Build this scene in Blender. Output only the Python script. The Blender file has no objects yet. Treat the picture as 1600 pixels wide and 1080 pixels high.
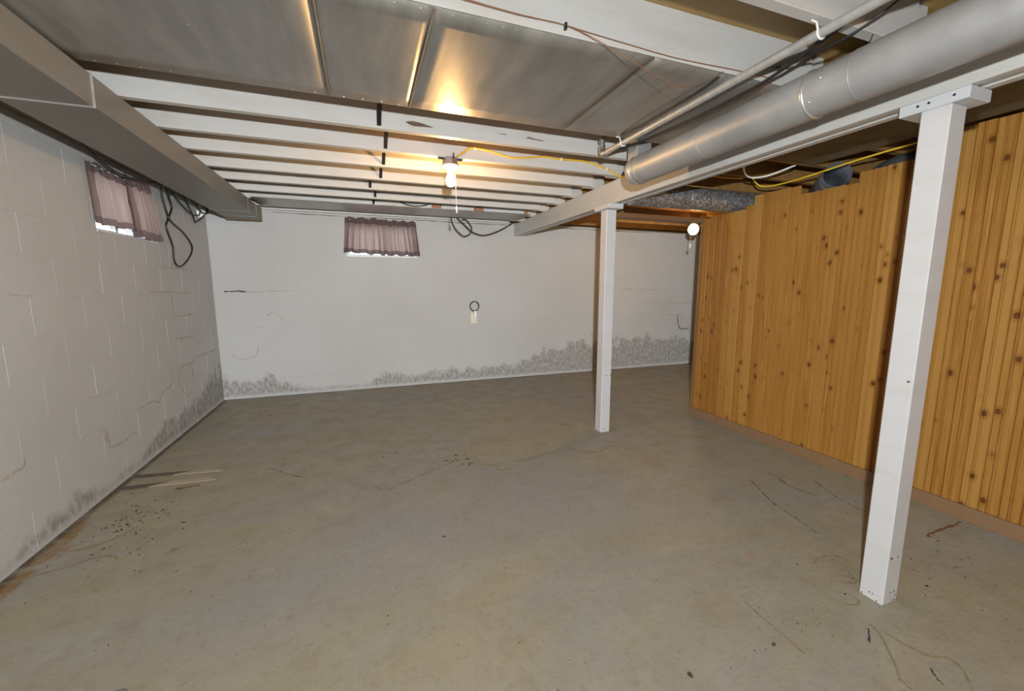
import bpy, bmesh, math, random
from mathutils import Vector, Matrix
random.seed(7)
S = bpy.context.scene
COL = S.collection
PI = math.pi

# ---------------------------------------------------------------- camera, world, flash, exposure
cam_d = bpy.data.cameras.new('camera'); cam = bpy.data.objects.new('camera', cam_d); COL.objects.link(cam)
cam_d.sensor_width = 36.0; cam_d.lens = 14.365; cam_d.clip_start = 0.02
rows = ((0.93998, -0.34124, -0.00092), (-0.04855, -0.13107, -0.99018), (0.33777, 0.93079, -0.13977))
cam.matrix_world = Matrix(((rows[0][0], -rows[1][0], -rows[2][0], 0.0),
                           (rows[0][1], -rows[1][1], -rows[2][1], 0.0),
                           (rows[0][2], -rows[1][2], -rows[2][2], 1.24),
                           (0, 0, 0, 1)))
S.camera = cam
S.view_settings.view_transform = 'Standard'; S.view_settings.look = 'None'
S.view_settings.exposure = 0.0; S.view_settings.gamma = 1.0; S.view_settings.use_curve_mapping = False
S.cycles.use_denoising = True
S.cycles.max_bounces = 7; S.cycles.diffuse_bounces = 4; S.cycles.sample_clamp_indirect = 4.0

w = bpy.data.worlds.new('overcast'); S.world = w; w.use_nodes = True
w.node_tree.nodes['Background'].inputs[0].default_value = (0.88, 0.94, 1.0, 1)
w.node_tree.nodes['Background'].inputs[1].default_value = 4.5

# the photographer's flash on its bracket above the camera
fl_d = bpy.data.lights.new('camera_flash', 'POINT'); fl = bpy.data.objects.new('camera_flash', fl_d); COL.objects.link(fl)
fl.location = (0.10, -0.02, 1.478); fl_d.shadow_soft_size = 0.02; fl_d.energy = 1.0; fl_d.color = (0.91, 0.967, 1.0)
fl_d.use_nodes = True
_nt = fl_d.node_tree; _em = _nt.nodes['Emission']
_fa = _nt.nodes.new('ShaderNodeLightFalloff'); _fa.inputs['Strength'].default_value = 24.0
_fb = _nt.nodes.new('ShaderNodeLightFalloff'); _fb.inputs['Strength'].default_value = 40.0
_sum = _nt.nodes.new('ShaderNodeMath'); _sum.operation = 'ADD'
_nt.links.new(_fa.outputs['Constant'], _sum.inputs[0]); _nt.links.new(_fb.outputs['Linear'], _sum.inputs[1])
_nt.links.new(_sum.outputs[0], _em.inputs['Strength'])

BULB_COL = (1.0, 0.57, 0.21, 1)

# ---------------------------------------------------------------- node helpers
def newmat(name):
    m = bpy.data.materials.new(name); m.use_nodes = True
    nt = m.node_tree; b = nt.nodes['Principled BSDF']
    return m, nt, b
def nd(nt, t, **kw):
    n = nt.nodes.new(t)
    for k, v in kw.items():
        if k in n.inputs: n.inputs[k].default_value = v
        else: setattr(n, k, v)
    return n
def math_(nt, op, a, b=None, clamp=False):
    n = nt.nodes.new('ShaderNodeMath'); n.operation = op; n.use_clamp = clamp
    for i, x in enumerate((a, b)):
        if x is None: continue
        if isinstance(x, (int, float)): n.inputs[i].default_value = x
        else: nt.links.new(x, n.inputs[i])
    return n.outputs[0]
def mixc(nt, fac, a, b, mode='MIX'):
    n = nt.nodes.new('ShaderNodeMix'); n.data_type = 'RGBA'; n.blend_type = mode
    for s, x in ((n.inputs[0], fac), (n.inputs[6], a), (n.inputs[7], b)):
        if isinstance(x, (int, float)): s.default_value = x
        elif isinstance(x, tuple): s.default_value = (x + (1,))[:4]
        else: nt.links.new(x, s)
    return n.outputs[2]
def ramp(nt, fac, stops, interp='LINEAR'):
    n = nt.nodes.new('ShaderNodeValToRGB'); n.color_ramp.interpolation = interp
    el = n.color_ramp.elements
    while len(el) > 1: el.remove(el[-1])
    for i, (p, c) in enumerate(stops):
        e = el[0] if i == 0 else el.new(p)
        e.position = p
        e.color = (c, c, c, 1) if isinstance(c, (int, float)) else (c + (1,))[:4]
    nt.links.new(fac, n.inputs[0])
    return n.outputs[0]
def noise(nt, vec, scale, detail=4, rough=0.55, dist=0.0):
    n = nd(nt, 'ShaderNodeTexNoise', Scale=scale, Detail=detail, Roughness=rough, Distortion=dist)
    if vec is not None: nt.links.new(vec, n.inputs['Vector'])
    return n.outputs['Fac']
def mapping(nt, vec, scale=(1, 1, 1), loc=(0, 0, 0), rot=(0, 0, 0)):
    n = nt.nodes.new('ShaderNodeMapping')
    n.inputs['Scale'].default_value = scale; n.inputs['Location'].default_value = loc; n.inputs['Rotation'].default_value = rot
    nt.links.new(vec, n.inputs['Vector']); return n.outputs[0]
def bump(nt, b, height, strength, dist=0.01):
    n = nd(nt, 'ShaderNodeBump', Strength=strength, Distance=dist)
    nt.links.new(height, n.inputs['Height']); nt.links.new(n.outputs[0], b.inputs['Normal'])
def wpos(nt):
    return nt.nodes.new('ShaderNodeNewGeometry').outputs['Position']
def sep(nt, v):
    n = nt.nodes.new('ShaderNodeSeparateXYZ'); nt.links.new(v, n.inputs[0]); return n.outputs
def plain(name, col, rough=0.5, metal=0.0, var=0.0, vscale=20, bmp=0.0, spec=0.5):
    m, nt, b = newmat(name)
    b.inputs['Roughness'].default_value = rough; b.inputs['Metallic'].default_value = metal
    b.inputs['Specular IOR Level'].default_value = spec
    if var or bmp:
        o = nt.nodes.new('ShaderNodeTexCoord').outputs['Object']
        n = noise(nt, o, vscale)
        c = ramp(nt, n, [(0.3, tuple(x * (1 - var) for x in col)), (0.7, tuple(min(1, x * (1 + var)) for x in col))])
        nt.links.new(c, b.inputs['Base Color'])
        if bmp: bump(nt, b, n, bmp)
    else: b.inputs['Base Color'].default_value = col + (1,)
    return m

M = {}
# white paint on timber, faint grime
def mk_white(name, base, grime):
    m, nt, b = newmat(name); b.inputs['Roughness'].default_value = 0.5
    p = wpos(nt)
    n1 = noise(nt, mapping(nt, p, (2, 2, 9)), 1.6, 5, 0.6)
    n2 = noise(nt, p, 45, 3)
    c = mixc(nt, ramp(nt, n1, [(0.45, 0.0), (0.75, 0.55)]), base, grime)
    c = mixc(nt, ramp(nt, n2, [(0.70, 0.0), (0.76, 0.5)]), c, (0.45, 0.40, 0.33))
    nt.links.new(c, b.inputs['Base Color'])
    bump(nt, b, noise(nt, mapping(nt, p, (3, 3, 60)), 1.5, 4), 0.12)
    return m
M['white_wood'] = mk_white('white_painted_timber', (0.50, 0.485, 0.46), (0.42, 0.39, 0.34))
M['post'] = mk_white('white_post_paint', (0.52, 0.52, 0.53), (0.47, 0.455, 0.43))
M['subfloor'] = mk_white('brown_subfloor', (0.31, 0.20, 0.07), (0.24, 0.145, 0.045))  # bare-wood brown, deepened to warm the bounce in the shaded bays

# painted concrete block, damp mould near the floor
def mk_wall(name, axis, stops, span):
    m, nt, b = newmat(name); b.inputs['Roughness'].default_value = 0.62; b.inputs['Specular IOR Level'].default_value = 0.3
    p = wpos(nt); xyz = sep(nt, p)
    a = math_(nt, 'DIVIDE', math_(nt, 'SUBTRACT', xyz[axis], span[0]), span[1] - span[0])
    h = ramp(nt, a, stops)
    n1 = noise(nt, mapping(nt, p, (3.2, 3.2, 2.6)), 2.2, 6, 0.62, 0.2)
    n2 = noise(nt, mapping(nt, p, (9, 9, 5)), 3.5, 5, 0.65)
    hh = math_(nt, 'MULTIPLY', h, math_(nt, 'ADD', math_(nt, 'MULTIPLY', n1, 1.7), 0.02))
    d = math_(nt, 'SUBTRACT', hh, xyz[2])
    mk = math_(nt, 'MULTIPLY', ramp(nt, d, [(0.0, 0.0), (0.06, 1.0)]), ramp(nt, n2, [(0.32, 0.08), (0.58, 1.0)]))
    low = ramp(nt, xyz[2], [(0.012, 0.0), (0.05, 1.0)])
    mk = math_(nt, 'MULTIPLY', mk, low)
    nl = noise(nt, p, 0.9, 3)
    c = mixc(nt, ramp(nt, nl, [(0.35, 0.0), (0.7, 1.0)]), (0.405, 0.40, 0.395), (0.37, 0.36, 0.345))
    c = mixc(nt, math_(nt, 'MULTIPLY', mk, 0.72), c, (0.145, 0.13, 0.112))
    nt.links.new(c, b.inputs['Base Color'])
    hb = math_(nt, 'ADD', noise(nt, p, 70, 3), math_(nt, 'MULTIPLY', noise(nt, p, 11, 4), 1.2))
    bump(nt, b, hb, 0.22, 0.006)
    return m
M['wall_back'] = mk_wall('block_paint_back', 0, [(0.0, 0.30), (0.07, 0.26), (0.13, 0.10), (0.22, 0.09), (0.25, 0.24), (0.30, 0.16), (0.36, 0.22),
                    (0.45, 0.22), (0.52, 0.24), (0.57, 0.40), (0.65, 0.52), (0.85, 0.52), (1.0, 0.5)], (-1.5, 5.3))
M['wall_left'] = mk_wall('block_paint_left', 1, [(0.0, 0.03), (0.40, 0.08), (0.52, 0.17), (0.58, 0.07), (0.66, 0.12), (0.72, 0.24), (0.85, 0.27), (0.96, 0.42), (1.0, 0.5)], (0.0, 5.3))
M['plain_wall'] = plain('painted_wall', (0.36, 0.35, 0.33), 0.7, 0, 0.06, 3)

# concrete floor
def mk_floor():
    m, nt, b = newmat('painted_concrete_floor'); b.inputs['Specular IOR Level'].default_value = 0.35
    p = wpos(nt); xyz = sep(nt, p)
    n1 = noise(nt, mapping(nt, p, (0.55, 1.1, 1), rot=(0, 0, 0.5)), 1.3, 5, 0.6, 0.6)
    n2 = noise(nt, p, 6, 5, 0.65)
    n3 = noise(nt, p, 120, 3, 0.6)
    c = mixc(nt, ramp(nt, n1, [(0.40, 0.0), (0.60, 1.0)]), (0.255, 0.228, 0.160), (0.230, 0.220, 0.200))
    c = mixc(nt, ramp(nt, n2, [(0.48, 0.0), (0.72, 0.55)]), c, (0.20, 0.165, 0.10))
    # grey washed patches in the middle
    def blob(cx, cy, r0, r1):
        v = nt.nodes.new('ShaderNodeVectorMath'); v.operation = 'DISTANCE'
        nt.links.new(p, v.inputs[0]); v.inputs[1].default_value = (cx, cy, 0)
        dd = math_(nt, 'ADD', v.outputs['Value'], math_(nt, 'MULTIPLY', math_(nt, 'SUBTRACT', n1, 0.5), 0.9))
        mr = nd(nt, 'ShaderNodeMapRange'); nt.links.new(dd, mr.inputs[0])
        mr.inputs[1].default_value = r0; mr.inputs[2].default_value = r1; mr.inputs[3].default_value = 1; mr.inputs[4].default_value = 0
        return mr.outputs[0]
    for (cx, cy, r0, r1, s) in ((0.95, 2.15, 0.25, 0.62, 0.75), (0.15, 2.0, 0.2, 0.55, 0.75), (1.5, 1.9, 0.1, 0.5, 0.5), (-0.4, 1.75, 0.1, 0.4, 0.6)):
        c = mixc(nt, math_(nt, 'MULTIPLY', blob(cx, cy, r0, r1), s), c, (0.235, 0.225, 0.215))
    # brown tint growing towards the back wall
    bk = nd(nt, 'ShaderNodeMapRange'); nt.links.new(math_(nt, 'ADD', xyz[1], math_(nt, 'MULTIPLY', n1, 1.5)), bk.inputs[0])
    bk.inputs[1].default_value = 3.6; bk.inputs[2].default_value = 5.6; bk.inputs[3].default_value = 0; bk.inputs[4].default_value = 0.3
    c = mixc(nt, bk.outputs[0], c, (0.19, 0.15, 0.095))
    # rust along the left wall
    dx = math_(nt, 'ADD', xyz[0], 1.508)
    wy = ramp(nt, math_(nt, 'DIVIDE', xyz[1], 5.3), [(0.0, 0.02), (0.38, 0.09), (0.46, 0.14), (0.52, 0.07), (0.60, 0.03), (1.0, 0.02)])
    nr = noise(nt, mapping(nt, p, (4, 1.6, 1), rot=(0, 0, -0.4)), 3, 6, 0.7)
    rr = math_(nt, 'SUBTRACT', math_(nt, 'MULTIPLY', wy, math_(nt, 'ADD', math_(nt, 'MULTIPLY', nr, 3.2), -0.6)), dx)
    c = mixc(nt, ramp(nt, rr, [(0.0, 0.0), (0.05, 0.85)]), c, (0.18, 0.09, 0.022))
    # dirt in the joint of floor and walls
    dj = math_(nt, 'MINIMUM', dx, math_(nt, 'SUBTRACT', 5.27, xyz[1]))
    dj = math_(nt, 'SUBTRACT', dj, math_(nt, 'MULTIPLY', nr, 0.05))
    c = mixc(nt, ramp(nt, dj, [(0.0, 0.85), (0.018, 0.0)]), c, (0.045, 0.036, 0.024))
    n4 = noise(nt, mapping(nt, p, (1, 1.6, 1), rot=(0, 0, 0.6)), 2.6, 7, 0.7, 0.8)
    c = mixc(nt, ramp(nt, n4, [(0.50, 0.0), (0.68, 0.6)]), c, (0.285, 0.265, 0.215))
    n5 = noise(nt, p, 26, 6, 0.75)
    c = mixc(nt, ramp(nt, n5, [(0.52, 0.0), (0.70, 0.55)]), c, (0.165, 0.140, 0.095))
    c = mixc(nt, ramp(nt, n3, [(0.60, 0.0), (0.72, 0.6)]), c, (0.11, 0.092, 0.062))
    nt.links.new(c, b.inputs['Base Color'])
    nt.links.new(ramp(nt, n2, [(0.3, 0.42), (0.7, 0.62)]), b.inputs['Roughness'])
    hb = math_(nt, 'ADD', math_(nt, 'MULTIPLY', noise(nt, p, 55, 4, 0.7), 0.6), n2)
    bump(nt, b, hb, 0.28, 0.010)
    return m
M['floor'] = mk_floor()

def mk_metal(name, col, rough, metal, bm=0.05, streak=(1, 1, 1)):
    m, nt, b = newmat(name); b.inputs['Metallic'].default_value = metal
    o = wpos(nt)
    n1 = noise(nt, mapping(nt, o, streak), 5, 5, 0.6)
    n2 = noise(nt, o, 90, 3)
    c = mixc(nt, ramp(nt, n1, [(0.35, 0.0), (0.7, 1.0)]), tuple(x * 0.86 for x in col), tuple(min(1, x * 1.12) for x in col))
    c = mixc(nt, ramp(nt, n2, [(0.62, 0.0), (0.75, 0.35)]), c, tuple(x * 0.7 for x in col))
    nt.links.new(c, b.inputs['Base Color'])
    nt.links.new(ramp(nt, n1, [(0.3, rough - 0.05), (0.7, rough + 0.08)]), b.inputs['Roughness'])
    bump(nt, b, math_(nt, 'ADD', n1, math_(nt, 'MULTIPLY', n2, 0.25)), bm, 0.01)
    return m
M['pan'] = mk_metal('dull_sheet_metal', (0.42, 0.41, 0.385), 0.40, 0.75, 0.10, (3, 0.6, 1))
M['duct'] = mk_metal('galvanised_duct', (0.40, 0.40, 0.40), 0.45, 0.45, 0.06)
M['rect_duct'] = mk_metal('grey_duct_metal', (0.205, 0.19, 0.165), 0.45, 0.3, 0.06, (1, 0.4, 1))
M['seam'] = plain('bright_metal_seam', (0.72, 0.71, 0.69), 0.3, 0.8)
M['dark_duct'] = mk_metal('dark_stove_pipe', (0.13, 0.137, 0.155), 0.42, 0.5, 0.05)
M['pipe'] = mk_metal('steel_pipe', (0.42, 0.41, 0.39), 0.42, 0.35, 0.05, (1, 6, 1))
M['steel'] = plain('dark_steel_strap', (0.035, 0.035, 0.037), 0.45, 0.5)
M['box_steel'] = plain('galvanised_box', (0.42, 0.42, 0.43), 0.38, 0.85, 0.15, 60)

# knotty pine
def mk_pine(name, light, mid, dark, knots=True):
    m, nt, b = newmat(name); b.inputs['Roughness'].default_value = 0.4; b.inputs['Specular IOR Level'].default_value = 0.25
    tc = nt.nodes.new('ShaderNodeTexCoord').outputs['Object']
    oi = nt.nodes.new('ShaderNodeObjectInfo').outputs['Random']
    cmb = nt.nodes.new('ShaderNodeCombineXYZ')
    nt.links.new(math_(nt, 'MULTIPLY', oi, 37.0), cmb.inputs[1]); nt.links.new(math_(nt, 'MULTIPLY', oi, 91.0), cmb.inputs[2])
    add = nt.nodes.new('ShaderNodeVectorMath'); add.operation = 'ADD'
    nt.links.new(tc, add.inputs[0]); nt.links.new(cmb.outputs[0], add.inputs[1]); v = add.outputs[0]
    g = noise(nt, mapping(nt, v, (1, 55, 1.1)), 1.6, 5, 0.6, 1.4)
    g2 = noise(nt, mapping(nt, v, (1, 9, 0.7)), 1.2, 3)
    c = ramp(nt, g, [(0.30, light), (0.52, mid), (0.75, dark)])
    tone = math_(nt, 'ADD', math_(nt, 'MULTIPLY', oi, 0.7), math_(nt, 'MULTIPLY', g2, 0.3))
    c = mixc(nt, ramp(nt, tone, [(0.1, 0.0), (0.8, 0.7)]), c, dark)
    r2 = math_(nt, 'FRACT', math_(nt, 'MULTIPLY', oi, 17.3))
    c = mixc(nt, ramp(nt, r2, [(0.55, 0.0), (0.85, 0.6)]), c, light)
    if knots:
        vo = nt.nodes.new('ShaderNodeTexVoronoi'); vo.inputs['Randomness'].default_value = 1.0; vo.inputs['Scale'].default_value = 1.0
        wob = noise(nt, v, 30, 2)
        wv = nt.nodes.new('ShaderNodeVectorMath'); wv.operation = 'ADD'
        nt.links.new(mapping(nt, v, (0, 15, 10.5)), wv.inputs[0])
        cw = nt.nodes.new('ShaderNodeCombineXYZ'); nt.links.new(math_(nt, 'MULTIPLY', wob, 0.10), cw.inputs[1]); nt.links.new(cw.outputs[0], wv.inputs[1])
        nt.links.new(wv.outputs[0], vo.inputs['Vector'])
        cs = sep(nt, vo.outputs['Color'])
        size = math_(nt, 'MULTIPLY', math_(nt, 'SUBTRACT', cs[0], 0.25), 0.25)
        kd = math_(nt, 'SUBTRACT', size, vo.outputs['Distance'])
        c = mixc(nt, ramp(nt, kd, [(0.0, 0.0), (0.03, 0.9)]), c, (0.055, 0.015, 0.004))
        halo = math_(nt, 'SUBTRACT', math_(nt, 'MULTIPLY', size, 2.2), vo.outputs['Distance'])
        c = mixc(nt, math_(nt, 'MULTIPLY', ramp(nt, halo, [(0.0, 0.0), (0.12, 0.35)]), 1.0), c, (0.15, 0.055, 0.01))
    nt.links.new(c, b.inputs['Base Color'])
    bump(nt, b, g, 0.06)
    return m
M['pine'] = mk_pine('varnished_knotty_pine', (0.37, 0.200, 0.050), (0.295, 0.135, 0.026), (0.21, 0.080, 0.012))
M['base_wood'] = mk_pine('brown_base_lumber', (0.22, 0.135, 0.075), (0.18, 0.105, 0.055), (0.15, 0.08, 0.04), False)
M['stud'] = mk_pine('raw_fir', (0.26, 0.155, 0.08), (0.22, 0.125, 0.058), (0.18, 0.09, 0.04), False)
M['lath'] = mk_pine('pale_weathered_lath', (0.36, 0.30, 0.22), (0.32, 0.26, 0.18), (0.27, 0.21, 0.14), False)
M['lath_dark'] = plain('blackened_damp_wood', (0.085, 0.065, 0.045), 0.75, 0, 0.4, 30)
M['sill_wood'] = plain('dingy_brown_timber', (0.12, 0.09, 0.052), 0.7, 0, 0.25, 8)

def mk_cloth(name, col, tr):
    m, nt, b = newmat(name); nt.nodes.remove(b)
    out = nt.nodes['Material Output']
    d = nd(nt, 'ShaderNodeBsdfDiffuse'); t = nd(nt, 'ShaderNodeBsdfTranslucent'); mx = nd(nt, 'ShaderNodeMixShader')
    n = noise(nt, mapping(nt, wpos(nt), (1, 1, 1)), 160, 2)
    c = mixc(nt, n, tuple(x * 0.88 for x in col), tuple(min(1, x * 1.1) for x in col))
    nt.links.new(c, d.inputs[0]); nt.links.new(mixc(nt, 0.35, c, (0.85, 0.62, 0.54)), t.inputs[0])
    mx.inputs[0].default_value = tr
    nt.links.new(d.outputs[0], mx.inputs[1]); nt.links.new(t.outputs[0], mx.inputs[2]); nt.links.new(mx.outputs[0], out.inputs[0])
    return m
M['cloth'] = mk_cloth('mauve_curtain_cloth', (0.155, 0.115, 0.107), 0.5)
M['cloth_hem'] = mk_cloth('doubled_curtain_cloth', (0.105, 0.076, 0.073), 0.18)
M['vinyl'] = plain('white_window_paint', (0.52, 0.53, 0.54), 0.45, 0, 0.05, 12)
def mk_glass():
    m, nt, b = newmat('window_glass'); nt.nodes.remove(b)
    t = nd(nt, 'ShaderNodeBsdfTransparent'); g = nd(nt, 'ShaderNodeBsdfGlossy', Roughness=0.02); mx = nd(nt, 'ShaderNodeMixShader')
    mx.inputs[0].default_value = 0.06
    nt.links.new(t.outputs[0], mx.inputs[1]); nt.links.new(g.outputs[0], mx.inputs[2]); nt.links.new(mx.outputs[0], nt.nodes['Material Output'].inputs[0])
    return m
M['glass'] = mk_glass()
M['black'] = plain('black_rubber_cord', (0.015, 0.015, 0.017), 0.45)
M['yellow'] = plain('yellow_cable_jacket', (0.66, 0.42, 0.02), 0.4)
M['white_cable'] = plain('white_plastic', (0.72, 0.72, 0.70), 0.4)
M['wall_cable'] = plain('painted_over_cable', (0.44, 0.435, 0.43), 0.5)
M['ivory'] = plain('ivory_plastic', (0.60, 0.57, 0.47), 0.4)
M['copper'] = plain('copper_wire', (0.26, 0.12, 0.06), 0.5, 0.3)
M['porcelain'] = plain('white_porcelain', (0.85, 0.84, 0.80), 0.25)
M['crack'] = plain('dark_crack', (0.025, 0.02, 0.016), 0.9)
M['tide'] = plain('yellow_tide_stain', (0.195, 0.155, 0.085), 0.6, 0, 0.25, 25)
M['seep'] = plain('tan_seepage_stain', (0.325, 0.285, 0.215), 0.7, 0, 0.3, 25)
M['rust'] = plain('rust_stain', (0.13, 0.055, 0.016), 0.8, 0, 0.4, 25)
M['pink'] = plain('pink_paint_smear', (0.29, 0.15, 0.18), 0.6)
M['bare'] = plain('bare_brown_wood', (0.12, 0.075, 0.05), 0.8, 0, 0.5, 60)
M['shim'] = plain('reddish_shim_wood', (0.30, 0.13, 0.06), 0.7, 0, 0.25, 30)
M['chip'] = plain('dark_debris', (0.05, 0.035, 0.025), 0.8, 0, 0.4, 60)
M['grey_chip'] = plain('grey_debris', (0.12, 0.12, 0.13), 0.7, 0, 0.3, 60)
def mk_bulb(name, strength):
    m, nt, b = newmat(name); b.inputs['Base Color'].default_value = (1, 1, 1, 1)
    b.inputs['Emission Color'].default_value = BULB_COL; b.inputs['Emission Strength'].default_value = strength
    return m
M['bulb1'] = mk_bulb('lit_bulb', 480.0)
M['bulb2'] = mk_bulb('lit_globe_bulb', 200.0)
M['fill_bulb'] = mk_bulb('unseen_fill_bulb', 430.0)  # for the added bulbs out of view

# ---------------------------------------------------------------- mesh helpers
def obj(name, bm, mat, parent=None, smooth=False):
    me = bpy.data.meshes.new(name)
    bmesh.ops.recalc_face_normals(bm, faces=bm.faces)
    bm.to_mesh(me); bm.free()
    if mat is not None: me.materials.append(M[mat] if isinstance(mat, str) else mat)
    if smooth:
        for f in me.polygons: f.use_smooth = len(f.vertices) <= 4
    o = bpy.data.objects.new(name, me); COL.objects.link(o)
    if parent: o.parent = parent
    return o
def link(name, me, parent, loc=(0, 0, 0)):
    o = bpy.data.objects.new(name, me); COL.objects.link(o); o.location = loc
    if parent: o.parent = parent
    return o
def tag(o, label, cat, group=None):
    o['label'] = label; o['category'] = cat
    if group: o['group'] = group
    return o
def struct(o, label, cat):
    o['kind'] = 'structure'; return tag(o, label, cat)
def empty(name, loc=(0, 0, 0)):
    o = bpy.data.objects.new(name, None); COL.objects.link(o); o.location = loc; o.empty_display_size = 0.05; return o
def hexa(bm, pts):
    """8 points: bottom loop 4, top loop 4"""
    v = [bm.verts.new(p) for p in pts]
    for f in ((3, 2, 1, 0), (4, 5, 6, 7), (0, 1, 5, 4), (1, 2, 6, 5), (2, 3, 7, 6), (3, 0, 4, 7)): bm.faces.new([v[i] for i in f])
    return v
def box(bm, x0, x1, y0, y1, z0, z1):
    return hexa(bm, [(x0, y0, z0), (x1, y0, z0), (x1, y1, z0), (x0, y1, z0), (x0, y0, z1), (x1, y0, z1), (x1, y1, z1), (x0, y1, z1)])
def boxm(*a, bev=0.0):
    bm = bmesh.new(); box(bm, *a)
    if bev: bmesh.ops.bevel(bm, geom=list(bm.edges), offset=bev, segments=1, affect='EDGES')
    return bm
def smooth_path(pts, n=6):
    P = [Vector(p) for p in pts]
    if len(P) < 3: return P
    out = []
    for i in range(len(P) - 1):
        p0, p1, p2, p3 = P[max(i - 1, 0)], P[i], P[i + 1], P[min(i + 2, len(P) - 1)]
        for k in range(n):
            t = k / n
            out.append(0.5 * ((2 * p1) + (p2 - p0) * t + (2 * p0 - 5 * p1 + 4 * p2 - p3) * t * t + (3 * p1 - p0 - 3 * p2 + p3) * t ** 3))
    out.append(P[-1]); return out
def tube(bm, pts, r, seg=8, cap=True):
    P = [Vector(p) for p in pts]
    R = r if isinstance(r, (list, tuple)) else [r] * len(P)
    t0 = (P[1] - P[0]).normalized()
    u = t0.orthogonal().normalized(); rings = []
    for i, p in enumerate(P):
        t = (P[min(i + 1, len(P) - 1)] - P[max(i - 1, 0)]).normalized()
        u = (u - t * u.dot(t)).normalized(); w_ = t.cross(u)
        rings.append([bm.verts.new(p + (u * math.cos(2 * PI * k / seg) + w_ * math.sin(2 * PI * k / seg)) * R[i]) for k in range(seg)])
    for a, b in zip(rings, rings[1:]):
        for k in range(seg): bm.faces.new((a[k], a[(k + 1) % seg], b[(k + 1) % seg], b[k]))
    if cap:
        for rg in (rings[0][::-1], rings[-1]): bm.faces.new([bm.verts.new(v.co) for v in rg])
    return bm
def tubem(pts, r, seg=8, n=6, cap=True): return tube(bmesh.new(), smooth_path(pts, n) if n else pts, r, seg, cap)
def lathe(bm, prof, c, seg=24):
    """profile (r, z) about the vertical axis through c"""
    rings = []
    for r, z in prof:
        if r < 1e-5: rings.append([bm.verts.new((c[0], c[1], c[2] + z))])
        else: rings.append([bm.verts.new((c[0] + r * math.cos(2 * PI * k / seg), c[1] + r * math.sin(2 * PI * k / seg), c[2] + z)) for k in range(seg)])
    for a, b in zip(rings, rings[1:]):
        for k in range(seg):
            q = [a[k % len(a)], a[(k + 1) % len(a)], b[(k + 1) % len(b)], b[k % len(b)]]
            q = list(dict.fromkeys(q))
            if len(q) > 2: bm.faces.new(q)
    return bm
def ribbon(bm, pts, wd, frame, jit=0.3, rnd=random):
    """flat strip along 2-D points; frame maps (a, b) to 3-D"""
    P = smooth_path([(a, b, 0) for a, b in pts], 7) if len(pts) > 2 else [Vector((a, b, 0)) for a, b in pts]
    L = []
    for i, p in enumerate(P):
        t = (P[min(i + 1, len(P) - 1)] - P[max(i - 1, 0)])
        if t.length < 1e-7: t = Vector((1, 0, 0))
        t.normalize(); nrm = Vector((-t.y, t.x, 0))
        ww = wd * (1 + rnd.uniform(-jit, jit)) * (0.25 if i in (0, len(P) - 1) else 1) / 2
        off = nrm * rnd.uniform(-jit, jit) * wd * 0.5
        L.append((bm.verts.new(frame(*(p + off + nrm * ww)[:2])), bm.verts.new(frame(*(p + off - nrm * ww)[:2]))))
    for a, b in zip(L, L[1:]): bm.faces.new((a[0], a[1], b[1], b[0]))
def blobpoly(bm, c, rx, ry, frame, n=7, rnd=random, ang=0):
    vs = []
    for k in range(n):
        a = 2 * PI * k / n; q = rnd.uniform(0.65, 1.2)
        x, y = rx * math.cos(a) * q, ry * math.sin(a) * q
        vs.append(bm.verts.new(frame(c[0] + x * math.cos(ang) - y * math.sin(ang), c[1] + x * math.sin(ang) + y * math.cos(ang))))
    bm.faces.new(vs)

# ---------------------------------------------------------------- the setting
XL, YB, XR, YF = -1.508, 5.27, 6.2, -2.6
ZJ, ZS = 2.075, 2.248            # joist undersides, subfloor
WB = (-0.155, 0.665, 1.605, 1.965)     # back window opening x0 x1 z0 z1
WL = (3.285, 4.09, 1.585, 1.945)        # left window opening y0 y1 z0 z1

bm = boxm(XL - 0.25, XR + 0.25, YF - 0.25, YB + 0.25, -0.12, 0.0)
floor = struct(obj('floor', bm, 'floor'), 'worn beige-grey painted concrete floor of the basement', 'floor')

def wall_boxes(bm, x0, x1, y0, y1, hole, axis, top):
    """box wall with one rectangular opening (hole: a0 a1 z0 z1 along axis)"""
    a0, a1, z0, z1 = hole
    def seg(b0, b1, c0, c1):
        if axis == 'x': box(bm, b0, b1, y0, y1, c0, c1)
        else: box(bm, x0, x1, b0, b1, c0, c1)
    s, e = (x0, x1) if axis == 'x' else (y0, y1)
    seg(s, a0, 0, top); seg(a1, e, 0, top); seg(a0, a1, 0, z0); seg(a0, a1, z1, top)
RC = 0.0011
bm = bmesh.new(); wall_boxes(bm, XL - 0.2, XR + 0.2, YB + RC, YB + 0.2, WB, 'x', ZJ + 0.015)
wall_back = struct(obj('wall_back', bm, 'wall_back'), 'white painted block wall at the far end with mould along its foot', 'wall')
bm = bmesh.new(); wall_boxes(bm, XL - 0.2, XL - RC, YF - 0.2, YB + 0.2, WL, 'y', ZJ - 0.01)
wall_left = struct(obj('wall_left', bm, 'wall_left'), 'white painted block wall along the left side', 'wall')
struct(obj('wall_right', boxm(XR, XR + 0.2, YF - 0.2, YB + 0.2, 0, ZS), 'plain_wall'), 'dim outer wall beyond the pine partition', 'wall')
struct(obj('wall_front', boxm(XL - 0.2, XR + 0.2, YF - 0.2, YF, 0, ZS), 'plain_wall'), 'plain wall closing the basement opposite the far wall', 'wall')
for o in (wall_back, wall_left): pass

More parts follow.
